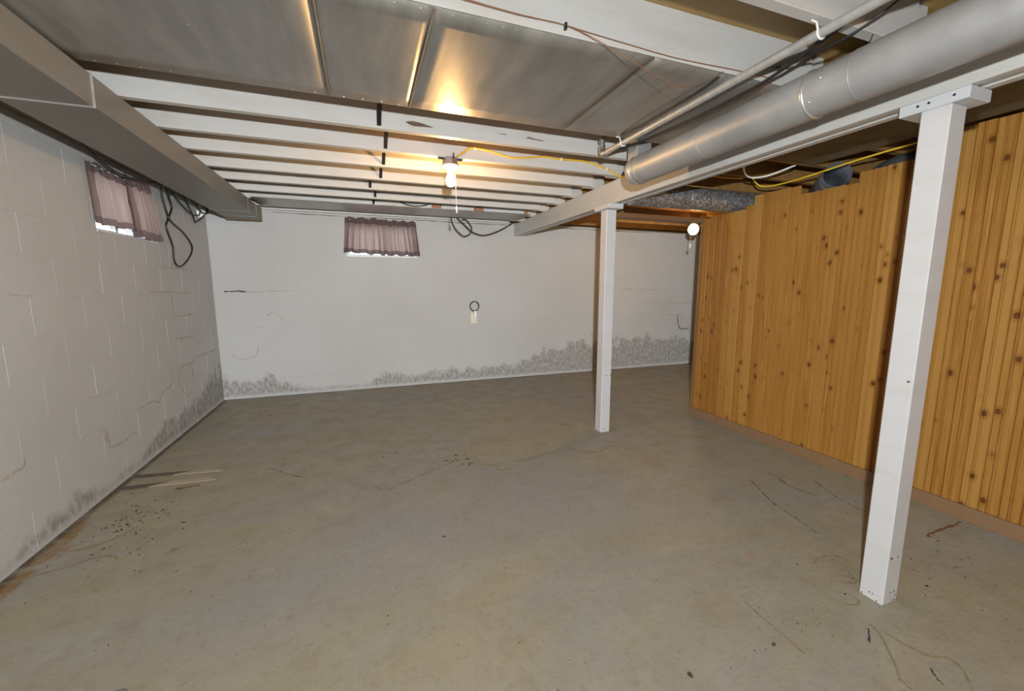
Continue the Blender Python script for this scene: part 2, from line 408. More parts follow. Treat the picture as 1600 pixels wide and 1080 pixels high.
# painted concrete blocks
CH, BL = 0.2, 0.403
rb = random.Random(3)
def block_mesh(a0, a1, z0, z1, axis, proud):
    bm = bmesh.new(); g, bv = 0.002, 0.006
    def P(a, z, d): return (a, YB + RC - d, z) if axis == 'x' else (XL - RC + d, a, z)
    o_ = [(a0 + g, z0 + g), (a1 - g, z0 + g), (a1 - g, z1 - g), (a0 + g, z1 - g)]
    i_ = [(a0 + g + bv, z0 + g + bv), (a1 - g - bv, z0 + g + bv), (a1 - g - bv, z1 - g - bv), (a0 + g + bv, z1 - g - bv)]
    A = [bm.verts.new(P(a, z, -0.004)) for a, z in o_]; B = [bm.verts.new(P(a, z, proud)) for a, z in i_]
    bm.faces.new(B); 
    for k in range(4): bm.faces.new((A[k], A[(k + 1) % 4], B[(k + 1) % 4], B[k]))
    return bm
def lay_blocks(wall, axis, s, e, hole, top, mat):
    a0, a1, h0, h1 = hole
    cache = {}
    for c in range(11):
        z0, z1 = c * CH, min((c + 1) * CH, top)
        if z1 - z0 < 0.03: continue
        x = s - (BL / 2 if c % 2 else 0)
        while x < e - 0.02:
            b0, b1 = max(x, s), min(x + BL, e); x += BL
            if b1 - b0 < 0.03: continue
            rects = [(b0, b1, z0, z1)]
            if b1 > a0 and b0 < a1 and z1 > h0 and z0 < h1:
                rects = []
                if b0 < a0 - 0.02: rects.append((b0, a0, z0, z1))
                if b1 > a1 + 0.02: rects.append((a1, b1, z0, z1))
                m0, m1 = max(b0, a0), min(b1, a1)
                if m1 - m0 > 0.02:
                    if h0 - z0 > 0.02: rects.append((m0, m1, z0, h0))
                    if z1 - h1 > 0.02: rects.append((m0, m1, h1, z1))
            for r in rects:
                key = (round(r[1] - r[0], 3), round(r[3] - r[2], 3), rb.randrange(3))
                if key not in cache:
                    bm = block_mesh(0, r[1] - r[0], 0, r[3] - r[2], axis, RC - 0.0004 + 0.0004 * key[2])
                    me = bpy.data.meshes.new('block'); bmesh.ops.recalc_face_normals(bm, faces=bm.faces)
                    bm.to_mesh(me); bm.free(); me.materials.append(M[mat]); cache[key] = me
                link('block', cache[key], wall, (r[0], 0, r[2]) if axis == 'x' else (0, r[0], r[2]))
lay_blocks(wall_back, 'x', XL, 5.75, WB, ZJ + 0.01, 'wall_back')
lay_blocks(wall_left, 'y', 0.43, YB, WL, ZJ - 0.015, 'wall_left')

# marks on the walls
FB = lambda a, b: (a, YB - 0.0012, b)
FL_ = lambda a, b: (XL + 0.0012, a, b)
LWS = [[(4.042, 0.64), (4.063, 0.55), (4.039, 0.461), (3.842, 0.422), (3.799, 0.363)], [(4.47, 0.552), (4.476, 0.438), (4.473, 0.363), (4.379, 0.296), (4.278, 0.321), (4.196, 0.397), (4.179, 0.513), (4.276, 0.565), (4.472, 0.559), (4.598, 0.591)], [(3.045, 0.414), (3.109, 0.264), (3.089, 0.394)], [(3.108, 0.26), (3.251, 0.254), (3.415, 0.263)], [(3.448, 0.395), (3.682, 0.407), (3.799, 0.363)], [(2.983, 0.612), (3.205, 0.591)], [(4.212, 0.811), (4.43, 0.8), (4.595, 0.789)], [(2.316, 0.415), (2.386, 0.42), (2.447, 0.424), (2.465, 0.463)],
       [(4.074, 1.406), (4.477, 1.411), (4.771, 1.406)], [(4.099, 1.395), (4.054, 1.28)], [(3.839, 1.206), (4.195, 1.209), (4.633, 1.195)], [(4.217, 1.176), (4.238, 1.081), (4.249, 1.006), (4.616, 0.998)], [(2.539, 1.213), (2.672, 1.203)],
       [(5.0, 1.35), (5.02, 1.1)], [(5.12, 1.25), (5.1, 0.95), (5.14, 0.72)], [(4.85, 0.98), (4.84, 0.7)], [(4.66, 0.9), (4.67, 0.66)]]
LCR = [[(4.47, 0.552), (4.469, 0.455), (4.48, 0.385)], [(4.599, 0.595), (4.92, 0.589), (5.2, 0.591)]]
BWS = [[(-1.403, 0.504), (-1.323, 0.454), (-1.23, 0.457), (-1.165, 0.49), (-1.125, 0.598)], [(-1.426, 0.86), (-1.422, 0.719)], [(-1.021, 0.929), (-0.988, 0.956), (-0.925, 0.945), (-0.865, 0.889)], [(-1.017, 1.206), (-0.874, 1.206), (-0.72, 1.214)], [(3.653, 1.225), (3.999, 1.213), (4.359, 1.207)], [(3.926, 1.213), (3.935, 1.043)], [(4.219, 1.015), (4.684, 0.996), (5.105, 1.004)], [(-1.40, 0.93), (-1.38, 0.6)]]
BCR = [[(-1.412, 1.201), (-1.292, 1.207), (-1.202, 1.2)], [(-1.202, 1.2), (-1.048, 1.199)], [(-1.14, 0.808), (-1.046, 0.805)], [(4.735, 0.809), (4.802, 0.59), (5.011, 0.593)], [(4.507, 0.814), (4.734, 0.819)], [(4.734, 0.819), (4.869, 0.733)]]
for L_, nm, mt, wd, fr, par in ((LWS, 'seepage_stain', 'seep', 0.011, FL_, wall_left), (LCR, 'crack', 'crack', 0.006, FL_, wall_left),
                                (BWS, 'seepage_stain', 'seep', 0.009, FB, wall_back), (BCR, 'crack', 'crack', 0.011, FB, wall_back)):
    for i, pts in enumerate(L_):
        bm = bmesh.new(); ribbon(bm, pts, wd * (0.5 if mt == 'crack' and i in (1, 2) else 1), fr, 0.5, rb); obj(nm, bm, mt, par)
# grubby line where the top course meets the timber
bm = bmesh.new(); ribbon(bm, [(-0.9, 2.066), (-0.2, 2.062), (0.7, 2.066), (1.2, 2.06), (1.85, 2.066)], 0.006, FB, 0.6, rb); obj('crack', bm, 'crack', wall_back)
bm = bmesh.new(); ribbon(bm, [(2.1, 2.06), (3.0, 2.062), (4.2, 2.058)], 0.006, FB, 0.6, rb); obj('crack', bm, 'crack', wall_back)

# marks on the floor
FF = lambda a, b: (a, b, 0.0006)
FF2 = lambda a, b: (a, b, 0.0009)
TIDE = [[(1.349, 2.707), (1.429, 2.729), (1.476, 2.711), (1.484, 2.625), (1.56, 2.587), (1.653, 2.579), (1.755, 2.627), (1.835, 2.615), (1.877, 2.548), (1.887, 2.461)], [(0.955, 2.633), (1.079, 2.632), (1.225, 2.671), (1.335, 2.679)], [(0.745, 2.652), (0.815, 2.612), (0.823, 2.528), (0.868, 2.525), (0.914, 2.521)], [(0.012, 2.603), (0.048, 2.524), (0.095, 2.507), (0.165, 2.548), (0.273, 2.614), (0.376, 2.665), (0.414, 2.704)], [(1.715, 0.827), (1.69, 0.776), (1.64, 0.727), (1.605, 0.692), (1.567, 0.662), (1.552, 0.639), (1.548, 0.617)], [(1.72, 0.792), (1.726, 0.737), (1.735, 0.709), (1.744, 0.681), (1.761, 0.663), (1.799, 0.645), (1.796, 0.619), (1.779, 0.596), (1.748, 0.572)], [(1.738, 0.572), (1.73, 0.551)], [(1.857, 1.128), (1.902, 1.141), (1.973, 1.144), (2.024, 1.126), (2.015, 1.071), (2.002, 1.055)], [(1.847, 1.001), (1.9, 0.987), (1.921, 0.989), (1.917, 1.013), (1.88, 1.052)], [(1.734, 0.932), (1.761, 0.906), (1.8, 0.908), (1.807, 0.933)], [(1.373, 1.069), (1.365, 0.969), (1.363, 0.869), (1.361, 0.82)], [(-1.467, 2.221), (-1.4, 2.234), (-1.314, 2.256), (-1.231, 2.297), (-1.171, 2.29), (-1.116, 2.248)], [(-1.371, 2.393), (-1.306, 2.409), (-1.24, 2.442), (-1.188, 2.502), (-1.177, 2.535)]]
CRACK = [[(2.311, 1.834), (2.287, 1.772), (2.226, 1.662), (2.176, 1.549), (2.16, 1.456), (2.145, 1.381), (2.122, 1.304), (2.125, 1.276)], [(2.484, 1.771), (2.479, 1.702), (2.484, 1.606), (2.513, 1.532)], [(2.696, 1.694), (2.642, 1.575), (2.594, 1.478), (2.584, 1.389), (2.576, 1.326)], [(2.52, 1.869), (2.514, 1.796), (2.482, 1.702)], [(1.697, 0.644), (1.671, 0.617), (1.66, 0.593)], [(1.686, 0.814), (1.649, 0.791), (1.619, 0.772)], [(-0.69, 3.107), (-0.612, 3.052), (-0.552, 2.978), (-0.502, 2.93), (-0.412, 2.865)], [(0.05, 3.149), (0.129, 3.103), (0.204, 3.083)], [(-0.229, 3.574), (-0.155, 3.607), (-0.105, 3.671)]]
rf = random.Random(11)
for i, t in enumerate(TIDE):
    bm = bmesh.new(); ribbon(bm, t, 0.007 if 3 < i < 11 else 0.014, FF, 0.45, rf); obj('tide_mark', bm, 'tide', floor)
for t in CRACK:
    bm = bmesh.new(); ribbon(bm, t, 0.0045, FF2, 0.9, rf); obj('crack', bm, 'crack', floor)
bm = bmesh.new(); ribbon(bm, [(2.608, 1.074), (2.694, 1.087), (2.796, 1.086), (2.946, 1.089)], 0.014, FF, 0.7, rf); obj('rust_streak', bm, 'rust', floor)
bm = bmesh.new(); ribbon(bm, [(-1.16, 2.965), (-1.09, 2.972), (-1.03, 2.985)], 0.022, FF, 0.5, rf); obj('rust_streak', bm, 'rust', floor)
for c, rx, ry, an in (((1.638, 1.262), 0.012, 0.022, 0.5), ((1.654, 1.283), 0.016, 0.006, 0), ((1.55, 1.405), 0.022, 0.008, 0), ((1.955, 1.303), 0.008, 0.005, 0)):
    bm = bmesh.new(); blobpoly(bm, c, rx, ry, FF, 9, rf, an); obj('pink_smear', bm, 'pink', floor)
bm = bmesh.new()
def pit(x, y, s=1.0):
    a = rf.uniform(0.0008, 0.0034) * s * (0.7 + 0.25 * y)
    blobpoly(bm, (x, y), a * rf.uniform(1, 2.4), a, FF2, 6, rf, rf.uniform(0, PI))
for _ in range(620): pit(rf.uniform(-1.4, 2.9), 0.45 + 3.4 * rf.random() ** 1.5, 0.8)
for _ in range(75): pit(rf.gauss(-1.24, 0.09), rf.gauss(2.66, 0.13), 1.5)
for _ in range(40): pit(rf.gauss(-1.05, 0.12), rf.gauss(2.35, 0.12), 1.0)
for _ in range(60): pit(rf.gauss(2.3, 0.28), rf.gauss(1.0, 0.14), 1.4)
for _ in range(40): pit(rf.gauss(1.45, 0.2), rf.gauss(0.95, 0.1), 0.9)
for _ in range(40): pit(rf.gauss(0.1, 0.35), rf.gauss(2.95, 0.2), 1.0)
for _ in range(24): pit(rf.gauss(0.58, 0.08), rf.gauss(2.78, 0.05), 2.0)
for _ in range(30): pit(rf.gauss(-0.95, 0.2), rf.gauss(4.3, 0.3), 1.2)
pits = obj('pitting', bm, 'crack', floor); pits['kind'] = 'stuff'

# ceiling: subfloor with joists
ceiling = struct(obj('ceiling', boxm(XL - 0.2, XR + 0.2, YF - 0.2, YB + 0.2, ZS, ZS + 0.03), 'subfloor'),
                 'underside of the upstairs floor with exposed white joists', 'ceiling')
JY = [4.97, 4.61, 4.25, 3.877, 3.527, 3.152, 2.80, 2.436, 2.07, 1.71, 1.385, 1.025]
y = 1.025
while y > YF + 0.4: y -= 0.363; JY.append(round(y, 3))
JT = 0.04
jl = bpy.data.meshes.new('joist'); _b = boxm(0, 1.853 + 1.56, 0, JT, ZJ, ZS, bev=0.002); _b.to_mesh(jl); _b.free(); jl.materials.append(M['white_wood'])
M['brown_joist'] = plain('brown_joist_wood', (0.22, 0.115, 0.03), 0.75, 0, 0.2, 9)
jr = bpy.data.meshes.new('joist'); _b = boxm(0, 0.19, 0, JT, ZJ, ZS); box(_b, 0.19, XR - 1.79, 0, JT, ZJ, ZS); _b.to_mesh(jr); _b.free(); jr.materials.append(M['white_wood']); jr.materials.append(M['brown_joist'])
for f in jr.polygons:                      # right of the beam the joists are bare wood
    if f.center.x > 0.19 or f.normal.y > 0.9: f.material_index = 1
jl.materials.append(M['brown_joist'])        # unseen far sides left of it, browned to warm the bounce between joists
for f in jl.polygons:
    if f.normal.y > 0.9: f.material_index = 1
JO = []
for yb in JY:
    JO.append(link('joist', jl, ceiling, (-1.56, yb - JT, 0)))
    link('joist', jr, ceiling, (1.79, yb + 0.001, 0))
# bare patches where the paint has peeled off the first open joist
for pts in ([(0.26, 2.125), (0.301, 2.133), (0.352, 2.127), (0.417, 2.112), (0.37, 2.110), (0.33, 2.108), (0.30, 2.107), (0.275, 2.116)],
            [(0.76, 2.128), (0.84, 2.129), (0.83, 2.124)], [(0.931, 2.118), (0.955, 2.121), (0.976, 2.131), (1.02, 2.124), (1.06, 2.122), (1.089, 2.116), (1.05, 2.117), (1.0, 2.119), (0.97, 2.122)]):
    bm = bmesh.new(); bm.faces.new([bm.verts.new((a, 2.436 - JT - 0.0008, b)) for a, b in pts]); obj('bare_patch', bm, 'bare', ceiling)
# steel cross-bridging straps between joists
for i, sx in zip(range(8, 1, -1), (0.125, 0.176, 0.18, 0.177, 0.105, 0.156, 0.151)):
    ya, yb = JY[i] + 0.001, JY[i - 1] - JT - 0.001
    bm = bmesh.new(); q = 0.011
    hexa(bm, [(sx - q, ya, ZS - 0.022), (sx + q, ya, ZS - 0.022), (sx + q, yb, ZJ + 0.012), (sx - q, yb, ZJ + 0.012),
              (sx - q, ya, ZS - 0.018), (sx + q, ya, ZS - 0.018), (sx + q, yb, ZJ + 0.017), (sx - q, yb, ZJ + 0.017)])
    obj('bridging_strap', bm, 'steel', ceiling)

# timber on top of the walls
struct(obj('trim_1', boxm(XL - 0.16, XL + 0.10, YF, YB - 0.02, ZJ - 0.012, ZJ - 0.001), 'sill_wood'), 'dingy brown sill board along the top of the left wall', 'sill plate')
struct(obj('trim_2', boxm(XL + 0.1, 1.86, YB - 0.045, YB + 0.15, ZJ + 0.012, ZJ + 0.05, bev=0.003), 'white_wood'), 'white sill board along the top of the far wall', 'sill plate')

struct(obj('trim_3', boxm(XL - 0.2, XR + 0.2, YB + 0.10, YB + 0.2, ZJ + 0.015, ZS), 'sill_wood'), 'brown rim board closing the joist ends above the far wall', 'rim joist')
struct(obj('trim_4', boxm(XL - 0.2, XL - 0.06, YF - 0.2, YB + 0.10, ZJ - 0.001, ZS), 'sill_wood'), 'brown rim board closing the joist ends above the left wall', 'rim joist')

# windows
def window(name, hole, axis, label):
    a0, a1, z0, z1 = hole
    def B(bm, p0, p1, d0, d1, c0, c1):
        if axis == 'x': box(bm, p0, p1, YB + d0, YB + d1, c0, c1)
        else: box(bm, XL - d1, XL - d0, p0, p1, c0, c1)
    bm = bmesh.new(); t = 0.035; e = 0.0006
    B(bm, a0 + e, a0 + t, 0.06, 0.13, z0 + e, z1 - e); B(bm, a1 - t, a1 - e, 0.06, 0.13, z0 + e, z1 - e)
    B(bm, a0 + t, a1 - t, 0.06, 0.13, z0 + e, z0 + t); B(bm, a0 + t, a1 - t, 0.06, 0.13, z1 - t, z1 - e)
    root = struct(obj(name, bm, 'vinyl'), label, 'window')
    mid = (a0 + a1) / 2
    bm = bmesh.new(); B(bm, mid - 0.014, mid + 0.014, 0.075, 0.115, z0 + t, z1 - t); obj('mullion', bm, 'vinyl', root)
    for p, q in ((a0 + t, mid - 0.014), (mid + 0.014, a1 - t)):
        bm = bmesh.new(); B(bm, p, q, 0.094, 0.098, z0 + t, z1 - t); obj('pane', bm, 'glass', root)
    bm = bmesh.new(); B(bm, a0 + e, a1 - e, -0.006, 0.06, z0 + e, z0 + 0.012); obj('window_sill', bm, 'vinyl', root)
    return root
window('window_1', WB, 'x', 'small basement window high in the far wall behind mauve curtains')
window('window_2', WL, 'y', 'small basement window high in the left wall behind mauve curtains')

# ---------------------------------------------------------------- beam and posts
def beam_x(y): return 1.862 + (y - 1.0) * 0.0185
def beam_z(y): return 1.886 + (y - 1.0) * 0.0088
beam = tag(empty('ceiling_beam', (1.9, 3.0, 1.886)), 'long white laminated timber beam carried by two posts under the joists', 'beam')
y0, y1 = YF + 0.01, YB + 0.06
for k, dz in ((0, 0.0), (1, 0.006), (2, 0.002)):
    bm = bmesh.new(); xa, xb = k * 0.0405, k * 0.0405 + 0.039
    hexa(bm, [(beam_x(y0) + xa, y0, beam_z(y0) + dz), (beam_x(y0) + xb, y0, beam_z(y0) + dz), (beam_x(y1) + xb, y1, beam_z(y1) + dz), (beam_x(y1) + xa, y1, beam_z(y1) + dz),
              (beam_x(y0) + xa, y0, ZJ - 0.001), (beam_x(y0) + xb, y0, ZJ - 0.001), (beam_x(y1) + xb, y1, ZJ - 0.001), (beam_x(y1) + xa, y1, ZJ - 0.001)])
    bmesh.ops.bevel(bm, geom=list(bm.edges), offset=0.0025, segments=1, affect='EDGES')
    o = obj('ply', bm, 'white_wood'); o.parent = beam; o.matrix_parent_inverse = Matrix.Translation(-beam.location)

def child(o, root):
    o.parent = root; o.matrix_parent_inverse = Matrix.Translation(-Vector(root.location)); return o
def post(x0, x1, y0, y1, top, cap, label):
    r = tag(empty('post', ((x0 + x1) / 2, (y0 + y1) / 2, 0)), label, 'post')
    child(obj('shaft', boxm(x0, x1, y0, y1, 0.0, top, bev=0.004), 'post'), r)
    child(obj('cap_plate', boxm(*cap, bev=0.003), 'post'), r)
    bm = bmesh.new()
    for s in range(9):
        px, pz = rf.uniform(x0 + 0.008, x1 - 0.008), rf.choice((0.012, 0.03, 0.05, 0.2, 0.5, 1.2))
        blobpoly(bm, (px, pz), 0.004, 0.005, lambda a, b: (a, y0 - 0.0006, b), 6, rf)
    for s in range(6):
        py, pz = rf.uniform(y0 + 0.008, y1 - 0.008), rf.choice((0.01, 0.03, 0.09, 0.9, 1.5))
        blobpoly(bm, (py, pz), 0.003, 0.004, lambda a, b: (x0 - 0.0006, a, b), 6, rf)
    ch = child(obj('paint_chips', bm, 'bare'), r); ch['kind'] = 'stuff'
    return r
p1 = post(1.855, 1.944, 0.862, 0.944, 1.845, (1.857, 1.982, 0.822, 1.010, 1.845, 1.8845), 'nearer white square timber post in front of the pine partition')
p2 = post(1.872, 1.962, 2.925, 3.015, 1.862, (1.845, 1.985, 2.865, 3.075, 1.862, 1.9015), 'farther white square timber post standing in mid floor')
for (yy, zz) in ((0.955, 1.866), (0.925, 1.866), (0.86, 1.866)):
    bm = bmesh.new(); lathe(bm, [(0, 0), (0.004, 0), (0.004, 0.002), (0, 0.002)], (0, 0, 0), 8)
    bmesh.ops.rotate(bm, verts=bm.verts, cent=(0, 0, 0), matrix=Matrix.Rotation(-PI / 2, 3, 'Y')); bmesh.ops.translate(bm, verts=bm.verts, vec=(1.857, yy, zz))
    child(obj('nail_head', bm, 'steel'), p1)

# ---------------------------------------------------------------- sheet-metal ceiling panels
def panel(x0, x1, y0, y1, label, seam=True, z=ZJ):
    r = tag(empty('ceiling_panel', ((x0 + x1) / 2, (y0 + y1) / 2, z)), label, 'metal panel', 'sheet metal panels nailed under the joists')
    bm = bmesh.new(); nx, ny = 14, 8
    rp = random.Random(int(x0 * 1000))
    g = {}
    for i in range(nx + 1):
        for j in range(ny + 1):
            e = 0 if j in (0, ny) or i in (0, 1, nx - 1, nx) else rp.uniform(0, 1) * 0.0022
            g[i, j] = bm.verts.new((x0 + 0.002 + (x1 - x0 - 0.004) * i / nx, y0 + (y1 - y0) * j / ny, z - 0.0035 - e))
    for i in range(nx):
        for j in range(ny): bm.faces.new((g[i, j], g[i + 1, j], g[i + 1, j + 1], g[i, j + 1]))
    ret = bmesh.ops.extrude_face_region(bm, geom=list(bm.faces)); vs = [v for v in ret['geom'] if isinstance(v, bmesh.types.BMVert)]
    for v in vs: v.co.z = z - 0.0008
    s = child(obj('sheet', bm, 'pan'), r)
    for f in s.data.polygons: f.use_smooth = abs(f.normal.z) > 0.5
    if seam: child(obj('seam_strip', boxm(x0 - 0.003, x0 + 0.004, y0 + 0.004, y1 - 0.002, z - 0.0065, z - 0.0036, bev=0.0008), 'rect_duct'), r)
    bm = bmesh.new()
    def nail(px, py): lathe(bm, [(0, -0.0055), (0.0022, -0.0048), (0.0026, -0.0035)], (px, py, z), 6)
    k = x0 + 0.06
    while k < x1 - 0.02:
        nail(k, y1 - 0.015 + rp.uniform(-.004, .004)); nail(k + rp.uniform(-0.02, 0.02), y0 + 0.02); k += 0.075 + rp.uniform(-0.015, 0.02)
    k = x0 + 0.12
    while k < x1: nail(k, (y0 + y1) / 2 + rp.uniform(-0.03, 0.03)); k += 0.2
    n_ = child(obj('nails', bm, 'seam'), r); n_['kind'] = 'stuff'
    return r
PY0, PY1 = 1.347, 2.078
panel(-1.40, -0.095, PY0, PY1, 'large dull grey sheet metal ceiling panel beside the left duct', False)
panel(-0.095, 0.245, PY0, PY1, 'narrow grey sheet metal ceiling panel between two seams')
panel(0.245, 1.045, PY0, PY1, 'grey sheet metal ceiling panel with the bulb reflected in it')
panel(1.045, 1.855, PY0, PY1, 'grey sheet metal ceiling panel behind the steel pipe')
panel(-0.93, 1.86, 4.48, 4.90, 'long grey sheet metal strip under the joists by the far wall', False)
dk = tag(obj('brown_sheet', boxm(2.02, 2.94, 0.15, 2.05, ZJ - 0.006, ZJ - 0.001), 'sill_wood'), 'dark brown sheet under the joists right of the beam', 'panel')

# ---------------------------------------------------------------- ducts
r = tag(empty('rectangular_duct', (-1.095, 2.0, 1.94)), 'long rectangular grey metal duct along the left wall', 'duct')
dx0, dx1, dz0, dz1 = -1.245, -0.945, 1.938, ZJ - 0.014
child(obj('trunk', boxm(dx0, dx1, YF + 0.02, 4.98, dz0, dz1, bev=0.003), 'rect_duct'), r)
for yy, mt in ((2.155, 'seam'), (4.47, 'rect_duct'), (4.78, 'rect_duct'), (0.3, 'seam')):
    bm = bmesh.new(); t = 0.004; q = 0.004
    box(bm, dx1, dx1 + t, yy - q, yy + q, dz0 - t, dz1); box(bm, dx0 - t, dx1, yy - q, yy + q, dz0 - t, dz0)
    child(obj('seam', bm, mt), r)
child(obj('end_flange', boxm(dx0 - 0.01, dx1 + 0.006, 4.98, 5.0, dz0 - 0.008, dz1, bev=0.002), 'sill_wood'), r)

def ring(bm, c, axis, r0, wd, seg=36, th=0.004):
    P0 = Vector(c) - axis * wd / 2; P1 = Vector(c) + axis * wd / 2
    tube(bm, [P0, P0 + axis * wd * .2, P1 - axis * wd * .2, P1], [r0, r0 + th, r0 + th, r0], seg)
r = tag(empty('round_duct', (1.585, 1.0, 1.935)), 'large round silver duct hanging beside the white beam', 'duct')
AX = Vector((0, 1, 0)); dc = (1.585, 1.935); RD = 0.081
child(obj('pipe_section', tube(bmesh.new(), [(dc[0], YF + 0.02, dc[1]), (dc[0], 0.30, dc[1])], RD, 40), 'duct', smooth=True), r)
for a, b, rr in ((0.30, 0.975, RD), (0.975, 1.125, RD - 0.001), (1.125, 1.62, RD), (1.62, 2.16, RD - 0.001)):
    o = child(obj('pipe_section', tube(bmesh.new(), [(dc[0], a, dc[1]), (dc[0], b, dc[1])], rr, 40), 'duct', smooth=True), r)
for yy, wd, th in ((0.975, 0.006, 0.001), (1.125, 0.012, 0.003), (1.62, 0.007, 0.0015), (2.10, 0.008, 0.002), (2.145, 0.012, 0.003)):
    bm = bmesh.new(); ring(bm, (dc[0], yy, dc[1]), AX, RD - 0.0005, wd, 40, th); child(obj('seam_ring', bm, 'seam' if wd > 0.008 else 'duct', smooth=True), r)
child(obj('end_cap', tube(bmesh.new(), [(dc[0], 2.16, dc[1]), (dc[0], 2.185, dc[1])], [RD, RD * 0.93], 40), 'duct', smooth=True), r)
child(obj('take_off_boot', boxm(1.54, 1.64, 2.11, 2.2, 1.99, ZS - 0.002, bev=0.003), 'duct'), r)
child(obj('hanger_wire', tubem([(1.60, 0.98, 2.0145), (1.63, 0.99, 2.06), (1.66, 0.992, 2.12)], 0.0015, 6, 3), 'black'), r)
for yy, an in ((1.10, 0.6), (1.06, -0.2), (2.06, 0.3)):
    bm = bmesh.new(); bmesh.ops.create_uvsphere(bm, u_segments=8, v_segments=5, radius=0.004)
    a = PI + an; bmesh.ops.translate(bm, verts=bm.verts, vec=(dc[0] + math.cos(a) * RD, yy, dc[1] + math.sin(a) * RD)); child(obj('screw', bm, 'seam', smooth=True), r)

r = tag(empty('galvanised_duct', (2.6, 2.79, 1.96)), 'spangled round galvanised duct resting over the end of the pine partition', 'duct')
def mk_spangle():
    m, nt, b = newmat('spangled_zinc'); b.inputs['Metallic'].default_value = 0.7
    vo = nt.nodes.new('ShaderNodeTexVoronoi'); vo.inputs['Scale'].default_value = 95
    nt.links.new(wpos(nt), vo.inputs['Vector'])
    x = sep(nt, vo.outputs['Color'])
    nt.links.new(ramp(nt, x[0], [(0.0, (0.16, 0.165, 0.175)), (0.7, (0.40, 0.41, 0.42)), (1.0, (0.70, 0.71, 0.72))]), b.inputs['Base Color'])
    nt.links.new(ramp(nt, x[1], [(0.0, 0.25), (1.0, 0.55)]), b.inputs['Roughness'])
    return m
M['spangle'] = mk_spangle()
child(obj('pipe_section', tube(bmesh.new(), [(1.995, 2.79, 1.969), (2.52, 2.79, 1.969)], 0.091, 36), 'spangle', smooth=True), r)
child(obj('pipe_section', tube(bmesh.new(), [(2.52, 2.79, 1.969), (2.93, 2.79, 1.969), (3.6, 2.79, 1.969)], 0.0895, 36), 'spangle', smooth=True), r)
bm = bmesh.new(); ring(bm, (2.52, 2.79, 1.969), Vector((1, 0, 0)), 0.091, 0.01, 36, 0.002); child(obj('seam_ring', bm, 'spangle', smooth=True), r)

def open_pipe(name, a, b, rad, label, mat='dark_duct'):
    a, b = Vector(a), Vector(b)
    t = tag(empty(name, a), label, 'pipe')
    bm = bmesh.new(); tube(bm, [a, b], rad, 32, cap=False); tube(bm, [a, b], rad - 0.003, 32, cap=False)
    vs = sorted(bm.verts, key=lambda v: v.index); bm.verts.ensure_lookup_table()
    for off in (0, 32):
        o_ = bm.verts[off:off + 32]; i_ = bm.verts[64 + off:96 + off]
        for k in range(32): bm.faces.new((o_[k], o_[(k + 1) % 32], i_[(k + 1) % 32], i_[k]))
    child(obj('shell', bm, mat, smooth=True), t)
    ax = (a - b).normalized()
    bm = bmesh.new(); tube(bm, [a - ax * 0.07, a - ax * 0.062], rad + 0.003, 32, cap=False); child(obj('crimp_ring', bm, 'seam', smooth=True), t)
    bm = bmesh.new(); tube(bm, [b, b + ax * 0.002], rad - 0.002, 32); child(obj('inner_damper', bm, mat), t)
    bm = bmesh.new(); ring(bm, a - ax * 0.003, ax, rad - 0.002, 0.006, 32, 0.003); bm.faces.ensure_lookup_table()
    bmesh.ops.delete(bm, geom=[f for f in bm.faces if len(f.verts) > 4], context='FACES_ONLY'); child(obj('rim', bm, 'rect_duct', smooth=True), t)
    return t
open_pipe('stove_pipe', (3.07, 1.98, 2.000), (3.36, 2.28, 1.955), 0.083, 'open ended dark stove pipe poking out over the pine boards')
t = tag(empty('stove_pipe_elbow', (3.25, 1.75, 1.96)), 'dim dark pipe elbow behind the open stove pipe', 'pipe')
child(obj('bend', tubem([(3.2, 1.55, 1.99), (3.22, 1.72, 1.99), (3.32, 1.86, 1.98), (3.48, 1.92, 1.97)], 0.072, 24, 5), 'dark_duct', smooth=True), t)

# steel pipe strapped under the panels
px, pz = 1.412, 2.043
r = tag(empty('steel_pipe', (px, 1.5, pz)), 'slim grey steel pipe running under the metal ceiling panels', 'pipe')
child(obj('tube', tube(bmesh.new(), [(px, YF + 0.03, pz), (px, 2.245, pz)], 0.0155, 20), 'pipe', smooth=True), r)
child(obj('elbow', tubem([(px, 2.225, pz), (px, 2.262, pz), (px, 2.282, pz + 0.018), (px, 2.285, pz + 0.055)], 0.0205, 16, 5), 'box_steel', smooth=True), r)
child(obj('riser', tube(bmesh.new(), [(px, 2.285, pz + 0.05), (px, 2.285, ZS - 0.002)], 0.0155, 16), 'box_steel', smooth=True), r)
bm = bmesh.new(); tube(bm, [(px, 2.285, 2.115), (px, 2.285, 2.135)], 0.0215, 16); child(obj('collar', bm, 'box_steel', smooth=True), r)
for yy in (2.065, 1.005, -0.4):
    pts = [(px - 0.045, yy, ZJ - 0.005), (px - 0.025, yy, ZJ - 0.006)] + [(px + 0.018 * math.cos(a), yy, pz + 0.018 * math.sin(a)) for a in [PI * (0.86 + 0.15 * k) for k in range(8)]] + [(px + 0.018, yy, ZJ - 0.005)]
    bm = bmesh.new(); tube(bm, pts, 0.0035, 6); child(obj('pipe_strap', bm, 'white_cable', smooth=True), r)

